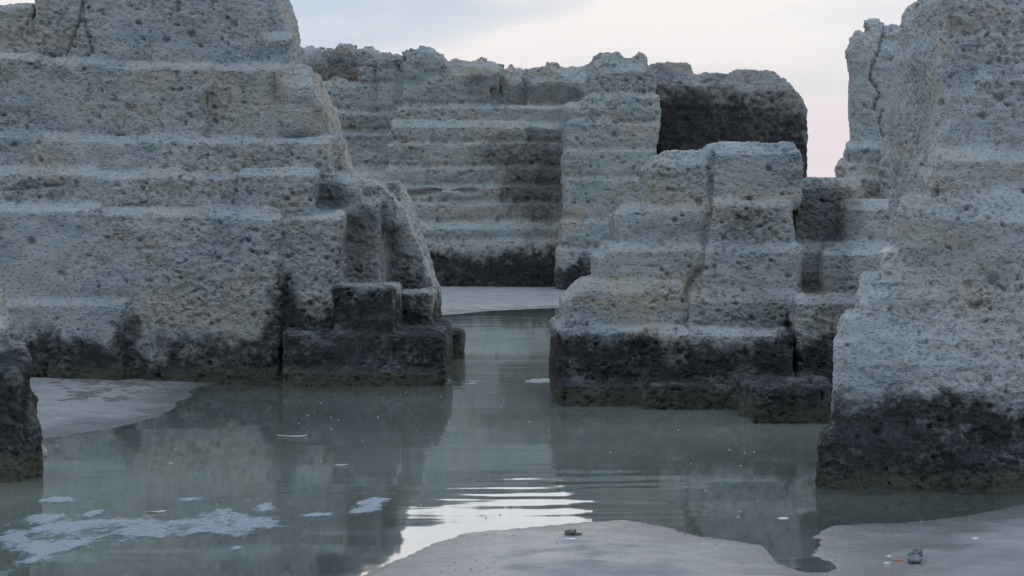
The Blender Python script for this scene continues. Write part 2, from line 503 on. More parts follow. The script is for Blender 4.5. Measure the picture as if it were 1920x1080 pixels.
# ================================================================== ground and water
def shore(pts):
    out = []
    for x, y in pts:
        Y = F_PX * EYE / (y - HORIZON)
        out.append((wx(x, Y), Y))
    return out
BANKS = [
    (shore([(640, 1105), (690, 1080), (760, 1048), (815, 1022), (880, 1000), (980, 990), (1080, 982), (1170, 977), (1230, 988), (1290, 1005), (1360, 1014), (1420, 1024), (1450, 1050), (1500, 1072), (1555, 1073)])
     + shore([(1570, 1062), (1535, 1040), (1545, 1020), (1536, 1005), (1560, 988), (1620, 984), (1700, 981), (1790, 972), (1860, 960), (1925, 948), (2050, 935)]) + [(4.0, 10.2), (9, 9), (9, -5), (-2.0, -5), (-0.9, 7.2)], 0.035, 0.16),
    (shore([(60, 824), (120, 816), (220, 801), (275, 785), (318, 768), (342, 748), (352, 733), (390, 722), (420, 714)]) + [(-2.6, 20.5), (-9, 20.5), (-9, 14)], 0.05, 0.16),
    (shore([(780, 594), (850, 589), (920, 583), (1000, 579), (1080, 576), (1150, 574)]) + [(4, 60), (-14, 60), (-10, 36)], 0.012, 0.10),
    ([(-400, 64), (400, 64), (400, 500), (-400, 500)], 0.1, 0.6),
    ([(9, -80), (400, -80), (400, 500), (9, 500)], 0.1, 0.6),
    ([(-11, -80), (-400, -80), (-400, 500), (-11, 500)], 0.1, 0.6),
    ([(-400, 3), (400, 3), (400, -400), (-400, -400)], 0.05, 0.2),
]
def poly_sd(X, Y, poly):
    """signed distance, positive inside"""
    n = len(poly)
    d = np.full(X.shape, 1e9, np.float32); ins = np.zeros(X.shape, bool)
    for i in range(n):
        ax_, ay = poly[i]; bx, by = poly[(i + 1) % n]
        ux, uy = bx - ax_, by - ay
        t = np.clip(((X - ax_) * ux + (Y - ay) * uy) / (ux * ux + uy * uy + 1e-12), 0, 1)
        d = np.minimum(d, np.hypot(X - ax_ - t * ux, Y - ay - t * uy))
        if ay != by:
            ins ^= ((ay > Y) != (by > Y)) & (X < ax_ + (Y - ay) * ux / uy)
    return np.where(ins, d, -d)
def ground_z(X, Y):
    z = np.full(X.shape, -0.34, np.float32)
    P = np.stack([X, Y, np.zeros_like(X)], -1).reshape(-1, 3).astype(np.float32)
    wob = (0.05 * fbm(P / 0.5 + 3, 3, .55)).reshape(X.shape)
    z = z + 0.24 * sstep(-Y, -15.0, -11.0)
    for poly, slope, top in BANKS:
        d = poly_sd(X, Y, poly) + wob * np.clip(Y / 12, .5, 2)
        up = top * (1 - np.exp(-np.maximum(d, 0) * slope / top))
        dn = -0.34 * (1 - np.exp(np.minimum(d, 0) * 0.035 / 0.34))
        z = np.maximum(z, np.where(d > 0, up + 0.004, dn))
    z += (0.018 * fbm(P / 1.3 + 8, 3)).reshape(X.shape) * np.clip(np.abs(z) / 0.06, 0, 1)
    z += (0.010 * fbm(P / 0.16 + 5, 3)).reshape(X.shape) * np.clip((np.abs(z)) / 0.03, 0, 1)
    return z
gx = np.concatenate([[-400, -150, -60, -30, -18, -13], np.arange(-10, -4, .08), np.arange(-4, 3.4, .026), np.arange(3.4, 10.1, .1), [13, 18, 30, 60, 150, 400]])
gy = np.concatenate([[-400, -100, -30, -10, 0, 3, 5, 6], 7.0 * (66 / 7.0) ** (np.arange(0, 381) / 380), [80, 120, 200, 500]])
GX, GY = np.meshgrid(gx, gy, indexing='ij')
GZ = ground_z(GX.astype(np.float32), GY.astype(np.float32))
V = np.stack([GX, GY, GZ], -1).reshape(-1, 3)
idx = np.arange(len(gx) * len(gy)).reshape(len(gx), len(gy))
Q = np.stack([idx[:-1, :-1], idx[1:, :-1], idx[1:, 1:], idx[:-1, 1:]], -1).reshape(-1, 4)

m_sand = bpy.data.materials.new('sand'); m_sand.use_nodes = True
t = m_sand.node_tree; b = t.nodes['Principled BSDF']
geo = N(t, 'ShaderNodeNewGeometry'); sp = N(t, 'ShaderNodeSeparateXYZ'); link(t, geo.outputs['Position'], sp.inputs[0])
def snoise(tree, vec, s, d=4, r=.55):
    n = N(tree, 'ShaderNodeTexNoise'); n.inputs['Scale'].default_value = s; n.inputs['Detail'].default_value = d; n.inputs['Roughness'].default_value = r
    link(tree, vec, n.inputs['Vector']); return n.outputs[0]
P_ = geo.outputs['Position']
c = mix_col(t, smooth(t, snoise(t, P_, 1.6, 5, .6), .35, .7), (0.285, 0.272, 0.25), (0.195, 0.188, 0.172))
c = mix_col(t, smooth(t, snoise(t, P_, 34, 6, .75), .46, .70, 0, .75), c, (0.16, 0.15, 0.13))
c = mix_col(t, smooth(t, snoise(t, P_, 5.5, 7, .7), .50, .66, 0, .6), c, (0.34, 0.32, 0.29))
# film of green algae and silt on the bed, in patches
algae_bed = math_node(t, 'MULTIPLY', smooth(t, sp.outputs[2], -0.03, -0.16), smooth(t, snoise(t, P_, .8, 5, .65), .38, .62, .35, .95))
c = mix_col(t, algae_bed, c, (0.15, 0.165, 0.095))
# sand soaked by the last wave is darker
wet_h = math_node(t, 'MULTIPLY_ADD', snoise(t, P_, 2.5, 4, .6), -.05, sp.outputs[2])
c = mix_col(t, smooth(t, wet_h, 0.012, -0.012, 0, .42), c, (0.13, 0.125, 0.115))
link(t, c, b.inputs['Base Color'])
link(t, smooth(t, wet_h, 0.010, -0.020, .85, .16), b.inputs['Roughness'])
bp = N(t, 'ShaderNodeBump'); bp.inputs['Strength'].default_value = .6; bp.inputs['Distance'].default_value = .012
link(t, snoise(t, P_, 22, 8, .72), bp.inputs['Height']); link(t, bp.outputs[0], b.inputs['Normal'])
ground = add_obj('ground', mesh_from('ground', V, Q, None, m_sand))
tag(ground, 'pale wet sand of the quarry floor and pool bed', None, None, 'structure')

m_water = bpy.data.materials.new('water'); m_water.use_nodes = True
t = m_water.node_tree; t.nodes.clear()
geo = N(t, 'ShaderNodeNewGeometry')
out = N(t, 'ShaderNodeOutputMaterial')
tr = N(t, 'ShaderNodeBsdfTransparent'); tr.inputs[0].default_value = (0.91, 0.97, 0.92, 1)
df = N(t, 'ShaderNodeBsdfDiffuse'); df.inputs[0].default_value = (0.57, 0.615, 0.50, 1)
gl = N(t, 'ShaderNodeBsdfGlossy'); gl.inputs['Roughness'].default_value = 0.03
gl.inputs[0].default_value = (1, 1, 1, 1)
body = N(t, 'ShaderNodeMixShader')
dep = N(t, 'ShaderNodeAttribute', attribute_name='depth')
# suspended silt: the deeper the water, the less of the bed is seen
murk = math_node(t, 'SUBTRACT', 1.0, math_node(t, 'POWER', 2.718, math_node(t, 'MULTIPLY', dep.outputs['Fac'], -5.0)))
link(t, math_node(t, 'MULTIPLY', murk, 0.82), body.inputs[0])
link(t, tr.outputs[0], body.inputs[1]); link(t, df.outputs[0], body.inputs[2])
mp = N(t, 'ShaderNodeMapping'); mp.inputs[3].default_value = (0.55, 1.9, 1); mp.inputs[2].default_value = (0, 0, R(4))
link(t, geo.outputs['Position'], mp.inputs[0])
rip = snoise(t, mp.outputs[0], 1.35, 2, .4)
mp2 = N(t, 'ShaderNodeMapping'); mp2.inputs[3].default_value = (0.5, 2.6, 1)
link(t, geo.outputs['Position'], mp2.inputs[0])
rip2 = snoise(t, mp2.outputs[0], 5.0, 2, .5)
breeze = smooth(t, snoise(t, geo.outputs['Position'], .35, 2), .45, .66, .10, 1.0)
hgt = math_node(t, 'MULTIPLY', math_node(t, 'ADD', rip, math_node(t, 'MULTIPLY', rip2, .06)), breeze)
# a little train of wavelets running in through the gap between the rocks
sw = N(t, 'ShaderNodeSeparateXYZ'); link(t, geo.outputs['Position'], sw.inputs[0])
ph = math_node(t, 'MULTIPLY_ADD', sw.outputs[0], -1.6, math_node(t, 'MULTIPLY', sw.outputs[1], 17.5))
ph = math_node(t, 'ADD', ph, math_node(t, 'MULTIPLY', snoise(t, geo.outputs['Position'], 1.1, 2), 9.0))
vd = N(t, 'ShaderNodeVectorMath', operation='SUBTRACT'); link(t, geo.outputs['Position'], vd.inputs[0]); vd.inputs[1].default_value = (0.35, 11.0, 0)
vs_ = N(t, 'ShaderNodeVectorMath', operation='MULTIPLY'); link(t, vd.outputs[0], vs_.inputs[0]); vs_.inputs[1].default_value = (1.5, .62, 0)
vl = N(t, 'ShaderNodeVectorMath', operation='LENGTH'); link(t, vs_.outputs[0], vl.inputs[0])
train = math_node(t, 'MULTIPLY', math_node(t, 'SINE', ph), smooth(t, vl.outputs['Value'], 1.15, .2, .006, .13))
hgt = math_node(t, 'ADD', hgt, train)
bp = N(t, 'ShaderNodeBump'); bp.inputs['Strength'].default_value = 1.0; bp.inputs['Distance'].default_value = 0.0042
link(t, hgt, bp.inputs['Height']); link(t, bp.outputs[0], gl.inputs['Normal'])
fr = N(t, 'ShaderNodeFresnel'); fr.inputs[0].default_value = 1.36
link(t, bp.outputs[0], fr.inputs['Normal'])
fin = N(t, 'ShaderNodeMixShader'); link(t, fr.outputs[0], fin.inputs[0])
link(t, body.outputs[0], fin.inputs[1]); link(t, gl.outputs[0], fin.inputs[2])
link(t, fin.outputs[0], out.inputs[0])
wxs = np.concatenate([[-60, -30, -14], np.arange(-10, -4, .3), np.arange(-4, 3.4, .1), np.arange(3.4, 10, .3), [14, 30, 60]])
wys = np.concatenate([[2, 5, 6], 7.0 * (64 / 7) ** (np.arange(0, 151) / 150)])
WX, WY = np.meshgrid(wxs, wys, indexing='ij')
wdep = np.maximum(-ground_z(WX.astype(np.float32), WY.astype(np.float32)), 0)
wi = np.arange(WX.size).reshape(WX.shape)
water = add_obj('water', mesh_from('water', np.stack([WX, WY, np.zeros_like(WX)], -1).reshape(-1, 3),
                np.stack([wi[:-1, :-1], wi[1:, :-1], wi[1:, 1:], wi[:-1, 1:]], -1).reshape(-1, 4), {'depth': wdep.ravel()}, m_water))
tag(water, 'still green tidal pool between the quarry walls', None, None, 'structure')

# ================================================================== quarry rocks
ZB = -0.5    # every rock goes down below the pool bed
# ---- big stepped wall on the left
A = Rock(0.0160, 0.045, 3.0)
def row(rock, edges, y0, y1, Y, depth, jit=(), zb=None, **kw):
    """a course cut into blocks: edges are columns; y0,y1 given at the two ends; jit: how far each block stands proud"""
    xs = edges[0], edges[-1]
    ya, yb = (y0 if isinstance(y0, tuple) else (y0, y0)), (y1 if isinstance(y1, tuple) else (y1, y1))
    for i, (a, b2) in enumerate(zip(edges[:-1], edges[1:])):
        tm = ((a + b2) / 2 - xs[0]) / (xs[1] - xs[0])
        tm = min(max(tm, 0), 1)
        j = jit[i] if i < len(jit) else 0.0
        ov = 0.045 * F_PX / Y * (rock.h / 0.0160)
        rock.box(a - (ov if i else 0), b2 + (ov if i < len(edges) - 2 else 0), ya[0] + (ya[1] - ya[0]) * tm, yb[0] + (yb[1] - yb[0]) * tm, Y - j, depth + j, zb=zb, **kw)
row(A, [-300, -120, 62], (0, 4), (112, 112), 20.30, 1.9, (0.02, 0.0))
row(A, [62, 270, 498], (-42, -40), (116, 124), 20.28, 1.9, (0.02, 0.0))
A.box(494, 546, 62, 130, 20.16, 1.4, r=.06)
A.box(470, 532, -38, 75, 20.36, 1.6, r=.06, rt=(.5, .1))
row(A, [-300, -150, 60, 188, 388, 526], (93, 120), (256, 262), 19.98, 2.3, (0, .03, 0, .04, .0, .0))
A.box(518, 606, 118, 262, 19.95, 1.8, r=.10, rt=(.5, .16), ft=(.2, .16))
A.box(545, 622, 185, 345, 20.10, 1.7, r=.08, rt=(.4, .1))
row(A, [-300, -100, 65, 180, 390, 545], (238, 256), (318, 330), 19.72, 2.5, (.02, .0, .03, 0, .03))
A.box(540, 620, 254, 332, 19.66, 1.4, r=.05)
A.box(600, 640, 250, 345, 19.95, 1.4, r=.05, rt=(.3, .06))
row(A, [-300, -60, 170, 330, 452], (304, 322), (384, 392), 19.46, 2.6, (0, .02, -.01, .02))
A.box(446, 590, 316, 404, 19.36, 1.6, r=.05)
A.box(590, 668, 330, 410, 19.62, 1.6, r=.05)
A.box(604, 744, 336, 430, 20.2, 1.7, r=.08, rt=(.22, .22))
row(A, [-300, -60, 175, 430, 528], (368, 392), (600, 600), 19.20, 2.8, (.0, .02, .0, .03), zb=ZB, ft=(.09, .2))
A.box(-300, 232, 560, 760, 19.08, 2.6, name='lower_course', zb=ZB, ft=(.06, .14), label='lowest course, whitish above and blackened below')
A.box(512, 640, 395, 760, 19.26, 2.4, zb=ZB, ft=(.08, .2))
A.box(636, 706, 372, 720, 19.85, 2.6, zb=ZB, r=.05)
A.box(636, 816, 342, 720, 21.5, 1.9, name='end_buttress', zb=ZB, r=.16, rt=(1.10, .36), ft=(.5, .12), label='sloping end of the wall above the channel')
A.box(622, 738, 536, 720, 18.98, 1.7, name='dark_step', zb=ZB, r=.03, ft=(.02, .03))
A.box(738, 812, 548, 720, 20.5, 1.6, name='dark_step', zb=ZB, r=.03, ft=(.02, .05))
A.box(530, 832, 622, 760, 18.90, 2.2, name='plinth', zb=ZB, r=.04, ft=(.03, .06), label='low blackened plinth at the foot of the wall')
A.box(526, 826, 694, 770, 18.82, 1.5, name='foot_ledge', zb=ZB, r=.04, ft=(.03, .06))
A.box(800, 868, 622, 740, 23.0, 1.0, name='low_block', zb=ZB, r=.05, ft=(.04, .1))
wall_left = carve(A, 'quarry_wall', 'huge stepped pale limestone wall filling the left side', 'rock wall', M_ROCK,
      low_noise(.034, .50, .022, .17, .012, 3.25), grain=.050, amp=.024, pit=(.15, .045, .5),
      band=[(-400, 628), (150, 632), (212, 628), (228, 590), (248, 606), (275, 640), (400, 640), (480, 640), (505, 590), (522, 530), (535, 515), (552, 545), (578, 600), (605, 605), (622, 560), (628, 535), (655, 540), (690, 530), (740, 545), (790, 560), (830, 575)],
      soft=.13, Yref=19.2, wet=.13,
      spots=[(531, 612, 34, 100, 19.2, .95), (245, 625, 22, 45, 19.1, .8), (690, 470, 60, 90, 19.8, .45), (620, 365, 38, 40, 19.6, .65), (395, 205, 30, 40, 20, .25)],  # broad spot by the end buttress paints shade onto the receding dark face
      cracks=[([(527, 655), (525, 690), (524, 716)], .016, .12, 18.95), ([(157, -5), (150, 40), (126, 98)], .012, .06, 20.3), ([(157, 8), (160, 50), (176, 100)], .012, .06, 20.3),
              ([(517, 132), (512, 160), (519, 190)], .025, .05, 19.95), ([(70, 130), (66, 170), (56, 205), (50, 240)], .02, .025, 19.98), ([(424, 430), (438, 480), (430, 540), (410, 610)], .022, .025, 19.2),
              ([(0, 357), (60, 352), (120, 346)], .010, .05, 19.45), ([(188, 110), (183, 170), (188, 240), (180, 300)], .035, .022, 19.9), ([(388, 180), (394, 230), (388, 300)], .035, .03, 19.85)])

carve(A.beyond(-300, -720, .032), 'quarry_wall', None, None, M_ROCK, low_noise(.034, .50, .022, .17), grain=.07, amp=.03,
      band=[(-900, 628), (-200, 628)], soft=.13, Yref=19.2, wet=.13, into=wall_left)

# ---- back wall
FAR = 1.28
B = Rock(0.031, 0.045, 11.0, FAR)
row(B, [400, 610, 708], (92, 90), (160, 160), 46.4, 3.0, (0, .1), ft=(.3, .5), r=.2)
row(B, [400, 640, 730], (150, 152), (216, 216), 45.4, 3.4, (0, .1), ft=(.08, .2))
row(B, [400, 672, 766], (205, 206), (262, 262), 44.9, 3.6, (0, .08), ft=(.1, .25))
row(B, [400, 766], (243, 245), (330, 330), 44.5, 3.8, (0,), ft=(.1, .3))
row(B, [400, 766], (312, 312), (560, 560), 44.0, 4.0, (0,), ft=(.2, .5), zb=ZB)
B.box(672, 800, 128, 560, 45.3, 3, r=.15, zb=ZB)
B.box(706, 775, 101, 250, 45.0, 3, r=.2)
B.box(748, 846, 96, 236, 44.8, 3, r=.2, rt=(.35, .4), lt=(.1, .1))
B.box(838, 934, 114, 212, 44.9, 3, r=.2, ft=(.3, .4))
B.box(930, 1000, 132, 212, 45.5, 2.6, r=.15, ft=(.3, .3))
B.box(985, 1115, 126, 212, 45.3, 2.6, r=.15, ft=(.3, .3))
row(B, [740, 842, 935, 1075], (196, 192), (240, 240), 44.7, 3.2, (.1, .06, 0), ft=(.1, .3))
row(B, [733, 800, 900, 985, 1075], (224, 228), (275, 275), 44.2, 3.5, (.10, .0, .07, -.03), ft=(.14, .3))
row(B, [726, 812, 905, 975, 1075], (266, 264), (322, 322), 44.0, 3.6, (.02, .10, .0, .06), ft=(.05, .22))
row(B, [722, 790, 880, 1000, 1075], (313, 310), (356, 356), 43.85, 3.7, (.08, 0, .07, .0), ft=(.05, .22))
row(B, [722, 835, 930, 1075], (346, 345), (392, 392), 43.7, 3.8, (.0, .09, .0), ft=(.05, .22))
row(B, [740, 810, 880, 990, 1075], (378, 378), (430, 430), 43.55, 3.9, (.06, .0, .09, .02), ft=(.05, .22))
row(B, [742, 900, 1080], (415, 415), (480, 480), 43.1, 4.2, (.05, 0), name='stone_course', ft=(.14, .35))
row(B, [740, 910, 1080], (448, 446), (560, 560), 42.95, 4.2, (.03, 0), name='base_course', ft=(.05, .1), zb=ZB, label='blackened base course above the sand')
for kx0, kx1, ky, kY in ((612, 672, 84, 46.2), (772, 826, 90, 45.0), (886, 922, 108, 45.2), (940, 974, 124, 45.6), (1006, 1062, 120, 45.5)):
    B.box(kx0, kx1, ky, ky + 70, kY, 1.6, name='broken_crest', r=.2, lt=(.3, .25), rt=(.3, .25), ft=(.3, .3))
BEDS_B = [([(735 + 8 * i_, y_), (840, y_ + 2), (950, y_ - 2), (1060, y_)], .05, .035, 44.0) for i_, y_ in enumerate((232 + 31, 309, 343, 376, 411))] + [([(590, y_), (735, y_ + 2)], .05, .04, 45.0) for y_ in (150, 203, 242, 308)] + [([(742, 193), (1060, 194)], .05, .04, 44.8), ([(745, 452), (1060, 450)], .06, .06, 43.0)]
carve(B, 'quarry_wall', 'distant banded limestone wall closing the pool, with ragged top', 'rock wall', M_BACK,
      low_noise(.042, 1.3, .026, .38, .15, 5.35), grain=.12, amp=.050, pit=(.20, .06, .6),
      band=[(500, 470), (760, 466), (900, 478), (1000, 470), (1080, 462)], soft=.16, Yref=43.1, wet=.0,
      spots=[(1005, 335, 75, 100, 44, .62), (640, 120, 80, 36, 46.4, .5), (900, 160, 40, 32, 45, .35), (1030, 175, 70, 22, 45, .5), (960, 290, 60, 50, 44, .4), (680, 240, 60, 40, 45, .3)],
      cracks=BEDS_B + [([(715, 348), (770, 365), (835, 352), (890, 360)], .05, .12, 43.9), ([(748, 110), (752, 170), (742, 215)], .06, .05, 44.9), ([(928, 170), (930, 192)], .06, .25, 44.9)])

# ---- pillar in front of the back wall
C = Rock(0.029, 0.05, 23.0, FAR)
C.box(1104, 1230, 106, 190, 42.0, 2.6, name='cap_block', r=.25, ft=(.3, .35), rt=(.35, .25), lt=(.35, .25), label='rounded ragged cap block')
C.box(1080, 1236, 172, 240, 41.7, 2.8, r=.1, ft=(.12, .3), lt=(.3, .3))
C.box(1060, 1235, 192, 240, 41.65, 2.9, r=.1, ft=(.1, .25))
C.box(1063, 1150, 222, 290, 41.5, 3, r=.1)
C.box(1150, 1234, 228, 290, 41.55, 3, r=.1)
C.box(1058, 1232, 277, 345, 41.4, 3, r=.1)
C.box(1060, 1230, 330, 420, 41.3, 3, r=.1)
C.box(1054, 1228, 408, 475, 41.15, 3.1, r=.1)
C.box(1046, 1226, 462, 580, 41.0, 3.2, name='base_block', r=.1, zb=ZB, label='blackened base of the pillar')
for kx0, kx1, ky in ((1112, 1176, 101), (1186, 1214, 103)):
    C.box(kx0, kx1, ky, ky + 50, 42.2, 1.2, name='broken_crest', r=.15, lt=(.2, .15), rt=(.2, .15), ft=(.2, .2))
carve(C, 'rock_pillar', 'tall ragged limestone pillar standing behind the low stepped rock', 'rock pillar', M_BACK,
      low_noise(.06, 1.0, .04, .35, .13, 5.35), grain=.12, amp=.052, pit=(.21, .07, .8),
      band=[(1000, 500), (1060, 502), (1090, 488), (1300, 486)], soft=.14, Yref=41.0, wet=.0,
      cracks=[([(1056, y_), (1140, y_ + 3), (1236, y_)], .05, .04, 41.5) for y_ in (170, 224, 275, 329, 407, 461)])

# ---- dark stained block to the right of the pillar
D_ = Rock(0.038, 0.06, 31.0, FAR)
D_.box(1215, 1300, 118, 480, 43.2, 3.0, r=.15, ft=(.4, .5), zb=0.0)
D_.box(1262, 1400, 136, 200, 42.9, 2.8, r=.12, ft=(.2, .3))
D_.box(1372, 1466, 127, 200, 43.1, 2.8, r=.25, ft=(.3, .4))
D_.box(1440, 1508, 146, 215, 42.8, 2.8, r=.2, ft=(.3, .4), rt=(.45, .35))
D_.box(1232, 1380, 152, 480, 42.7, 3.0, r=.1, ft=(.08, .15), zb=0.0)
D_.box(1372, 1514, 156, 480, 42.65, 3.0, r=.18, ft=(.12, .2), rt=(.5, .3), zb=0.0)
carve(D_, 'stained_rock', 'square black-stained rock rising behind the low stepped rock', 'rock', M_DARK,
      low_noise(.05, 1.0, .04, .35, .10, 5.2), grain=.12, amp=.045, pit=(.35, .06, .3),
      band=[(1200, 190), (1240, 165), (1300, 158), (1380, 178), (1440, 190), (1480, 215), (1520, 235)], soft=.42, Yref=42.7, wet=-1, spots=[(1300, 235, 110, 75, 42.7, .95), (1430, 240, 110, 55, 42.7, .9)],
      cracks=[([(1270, 205), (1480, 208)], .03, .05, 42.7)])

# ---- low stepped rock in the middle right
E = Rock(0.0118, 0.03, 43.0, 1.09)
E.box(1221, 1345, 283, 400, 15.84, 1.6, r=.08, ft=(.10, .14), lt=(.10, .10))
E.box(1335, 1508, 264, 395, 15.80, 1.6, r=.08, ft=(.09, .13), rt=(.12, .06))
E.box(1164, 1335, 383, 480, 15.76, 1.8, r=.06, ft=(.05, .06), lt=(.07, .10))
E.box(1325, 1490, 374, 480, 15.71, 1.8, r=.05, ft=(.05, .06))
E.box(1124, 1318, 458, 560, 15.68, 1.9, r=.06, ft=(.05, .06), lt=(.10, .10))
E.box(1310, 1505, 458, 560, 15.63, 1.9, r=.05, ft=(.05, .06))
E.box(1060, 1290, 528, 640, 15.58, 2.0, r=.07, lt=(.15, .16), ft=(.08, .06))
E.box(1280, 1500, 546, 640, 15.55, 2.0, r=.05, ft=(.08, .06))
E.box(1460, 1600, 455, 760, 15.85, 1.6, r=.04, zb=ZB)
E.box(1488, 1620, 334, 480, 16.25, 1.2, name='recessed_block', r=.05, ft=(.06, .1), label='shaded block set back in the recess')
E.box(1044, 1215, 616, 780, 15.35, 2.1, name='dark_base', r=.03, zb=ZB, ft=(.03, .10), label='black tide-stained base')
E.box(1210, 1492, 618, 790, 15.10, 2.2, name='dark_base', r=.04, zb=ZB, ft=(.04, .10), label='black tide-stained base')
E.box(1050, 1215, 716, 790, 15.20, 2.2, name='foot_ledge', r=.03, zb=ZB, ft=(.03, .12))
E.box(1206, 1420, 718, 800, 14.92, 2.2, name='foot_ledge', r=.03, zb=ZB, ft=(.03, .12))
E.box(1412, 1580, 728, 800, 13.80, 2.9, name='low_step', r=.02, zb=ZB, ft=(.01, .03), label='flat step at the water\'s edge')
E.box(1586, 1720, 372, 760, 15.75, 1.5, name='stair_block', r=.04, zb=ZB, lt=(.04, .04))
E.box(1546, 1720, 460, 760, 15.55, 1.6, name='stair_block', r=.05, zb=ZB, lt=(.06, .06))
E.box(1492, 1720, 552, 760, 15.30, 1.8, name='stair_block', r=.04, zb=ZB, lt=(.03, .05))
carve(E, 'stepped_rock', 'low stepped block of pitted limestone with a black base in the pool', 'rock', M_ROCK,
      low_noise(.026, .42, .018, .15), grain=.042, amp=.020, pit=(.12, .038, .6),
      band=[(1000, 622), (1150, 628), (1230, 618), (1240, 640), (1300, 640), (1400, 628), (1470, 612), (1490, 560), (1492, 600), (1500, 655), (1550, 620), (1650, 600)], soft=.09, Yref=15.2, wet=.15,
      spots=[(1540, 400, 60, 70, 16.5, .55), (1545, 580, 60, 110, 15.9, .35), (1430, 585, 60, 60, 15.6, .3), (1400, 420, 60, 40, 15.9, .25)],  # first spot puts the recess's shade into the set-back block's colour
      cracks=[([(1335, 290), (1330, 380), (1310, 500), (1282, 550), (1281, 610)], .018, .05, 15.8), ([(1209, 620), (1208, 720)], .014, .06, 15.2), ([(1490, 610), (1490, 720)], .012, .06, 15.2)])

# ---- cracked stack
Fk = Rock(0.0165, 0.03, 57.0, 1.09)
Fk.box(1591, 1700, 58, 340, 18.2, 0.9, name='stone_shaft', r=.10, lt=(.22, .10), ft=(.15, .1), zb=1.2, lb=.19)
Fk.box(1628, 1694, 42, 120, 18.25, 0.7, name='broken_crest', r=.05, ft=(.1, .1), lb=.19)
Fk.box(1582, 1690, 262, 400, 18.1, 1.0, r=.07, zb=0.4, lt=(.15, .05), lb=.19)
Fk.box(1567, 1690, 296, 470, 18.05, 1.1, name='stone_foot', r=.05, zb=ZB, lt=(.08, .06), lb=.19)
Fk.box(1588, 1660, 322, 420, 17.9, 1.0, name='stone_foot', r=.05, zb=ZB, lb=.19)
Fk.box(1652, 1720, 252, 480, 17.6, 1.0, r=.05, zb=ZB, lt=(.3, .1), lb=.19)
carve(Fk, 'rock_stack', 'slender pale stone stack split by a long crack, beside the tall rock', 'rock', M_NEAR,
      low_noise(.03, .5, .02, .15, .05, 2.95), grain=.058, amp=.024, pit=(.2, .02, .2), wet=-1,
      cracks=[([(1668, 40), (1652, 82), (1647, 92), (1636, 128), (1631, 150), (1644, 163), (1650, 180), (1643, 188), (1638, 207)], .010, .06, 18.2), ([(1655, 208), (1648, 228), (1652, 250)], .009, .05, 18.2), ([(1660, 252), (1667, 275), (1660, 298)], .010, .08, 18.1)])

# ---- tall rock on the right
G = Rock(0.0105, 0.045, 71.0)
G.box(1775, 2130, -60, 300, 11.74, 1.6, r=.10, lt=(.16, .08), ft=(.2, .1))
G.box(1755, 2130, -20, 480, 11.80, 1.5, r=.08, lt=(.3, .10), label='flank turned to the left, catching warm light')
G.box(1800, 2130, 110, 420, 11.60, 1.7, r=.12, ft=(.10, .12), lt=(.25, .12), lb=.1)
G.box(1752, 2130, 276, 480, 11.44, 1.8, r=.06, ft=(.06, .12), lt=(.1, .08), lb=.05)
G.box(1692, 2130, 372, 620, 11.35, 1.9, r=.08, ft=(.12, .08), lt=(.08, .06), lb=.20)
G.box(1650, 2130, 480, 620, 11.36, 1.9, r=.06, lt=(.07, .10), ft=(.08, .05), lb=.22)
G.box(1610, 2130, 522, 700, 11.31, 1.9, r=.07, lt=(.16, .12), ft=(.1, .04), lb=.22)
G.box(1568, 2130, 594, 760, 11.27, 2.0, r=.06, lt=(.10, .06), ft=(.1, .04), zb=ZB, lb=.22)
G.box(1557, 2130, 640, 930, 11.22, 2.0, name='dark_base', r=.05, zb=ZB, ft=(.12, .04), label='lower course, black with tide stain', lb=.22)
G.box(1538, 1800, 812, 930, 11.17, 2.0, name='foot_ledge', r=.03, zb=ZB, ft=(.06, .03), lt=(.08, .04), lb=.22)
G.box(1790, 2130, 840, 940, 11.08, 2.0, name='foot_ledge', r=.03, zb=ZB, ft=(.06, .06))
tall = carve(G, 'tall_rock', 'towering pale pitted rock rising from the pool at the right edge', 'rock', M_NEAR,
      low_noise(.045, .45, .018, .13, .02, 2.3), grain=.035, amp=.015, pit=(.10, .034, .45),
      band=[(1500, 770), (1580, 750), (1650, 765), (1700, 740), (1800, 735), (1900, 748), (2300, 750)], soft=.075, Yref=11.2, wet=.10,
      spots=[(1880, 130, 30, 30, 11.7, .3)],
      cracks=[([(1742, 240), (1750, 280), (1735, 320)], .02, .04, 11.6)])

carve(G.beyond(2130, 2640, .022), 'tall_rock', None, None, M_NEAR, low_noise(.045, .45, .018, .13), grain=.055, amp=.02,
      band=[(2000, 750), (2700, 750)], soft=.075, Yref=11.2, wet=.10, into=tall)

# ---- dark rock at the left edge
H = Rock(0.0125, 0.05, 83.0)
H.box(-330, 6, 545, 920, 11.9, 1.2, r=.08, zb=ZB, ft=(.2, .1), rt=(.35, .04), rb=.27)
H.box(-330, 18, 600, 920, 11.75, 1.2, r=.07, zb=ZB, rt=(.12, .06), rb=.27)
H.box(-330, 58, 652, 920, 11.62, 1.1, name='rounded_lump', r=.09, zb=ZB, rt=(.10, .08), ft=(.1, .1), rb=.27)
H.box(-330, 40, 690, 920, 11.5, 1.1, name='rounded_lump', r=.08, zb=ZB, rt=(.06, .06), ft=(.06, .06), rb=.27)
H.box(-330, 74, 770, 920, 11.66, 1.0, r=.08, zb=ZB, rt=(.2, .08), rb=.27)
H.box(-330, 40, 850, 940, 11.42, 1.1, name='dark_base', r=.06, zb=ZB, rt=(.1, .1), ft=(.06, .06), rb=.27)
dark_r = carve(H, 'dark_rock', 'dark lumpy rock jutting in from the left edge beside the sand', 'rock', M_ROCK,
      low_noise(.035, .30, .016, .12), grain=.045, amp=.024, pit=(.12, .02, .2),
      band=[(-400, 640), (0, 650), (60, 660), (90, 690)], soft=.10, Yref=11.6, wet=.14, spots=[(20, 690, 60, 60, 11.6, .5)])

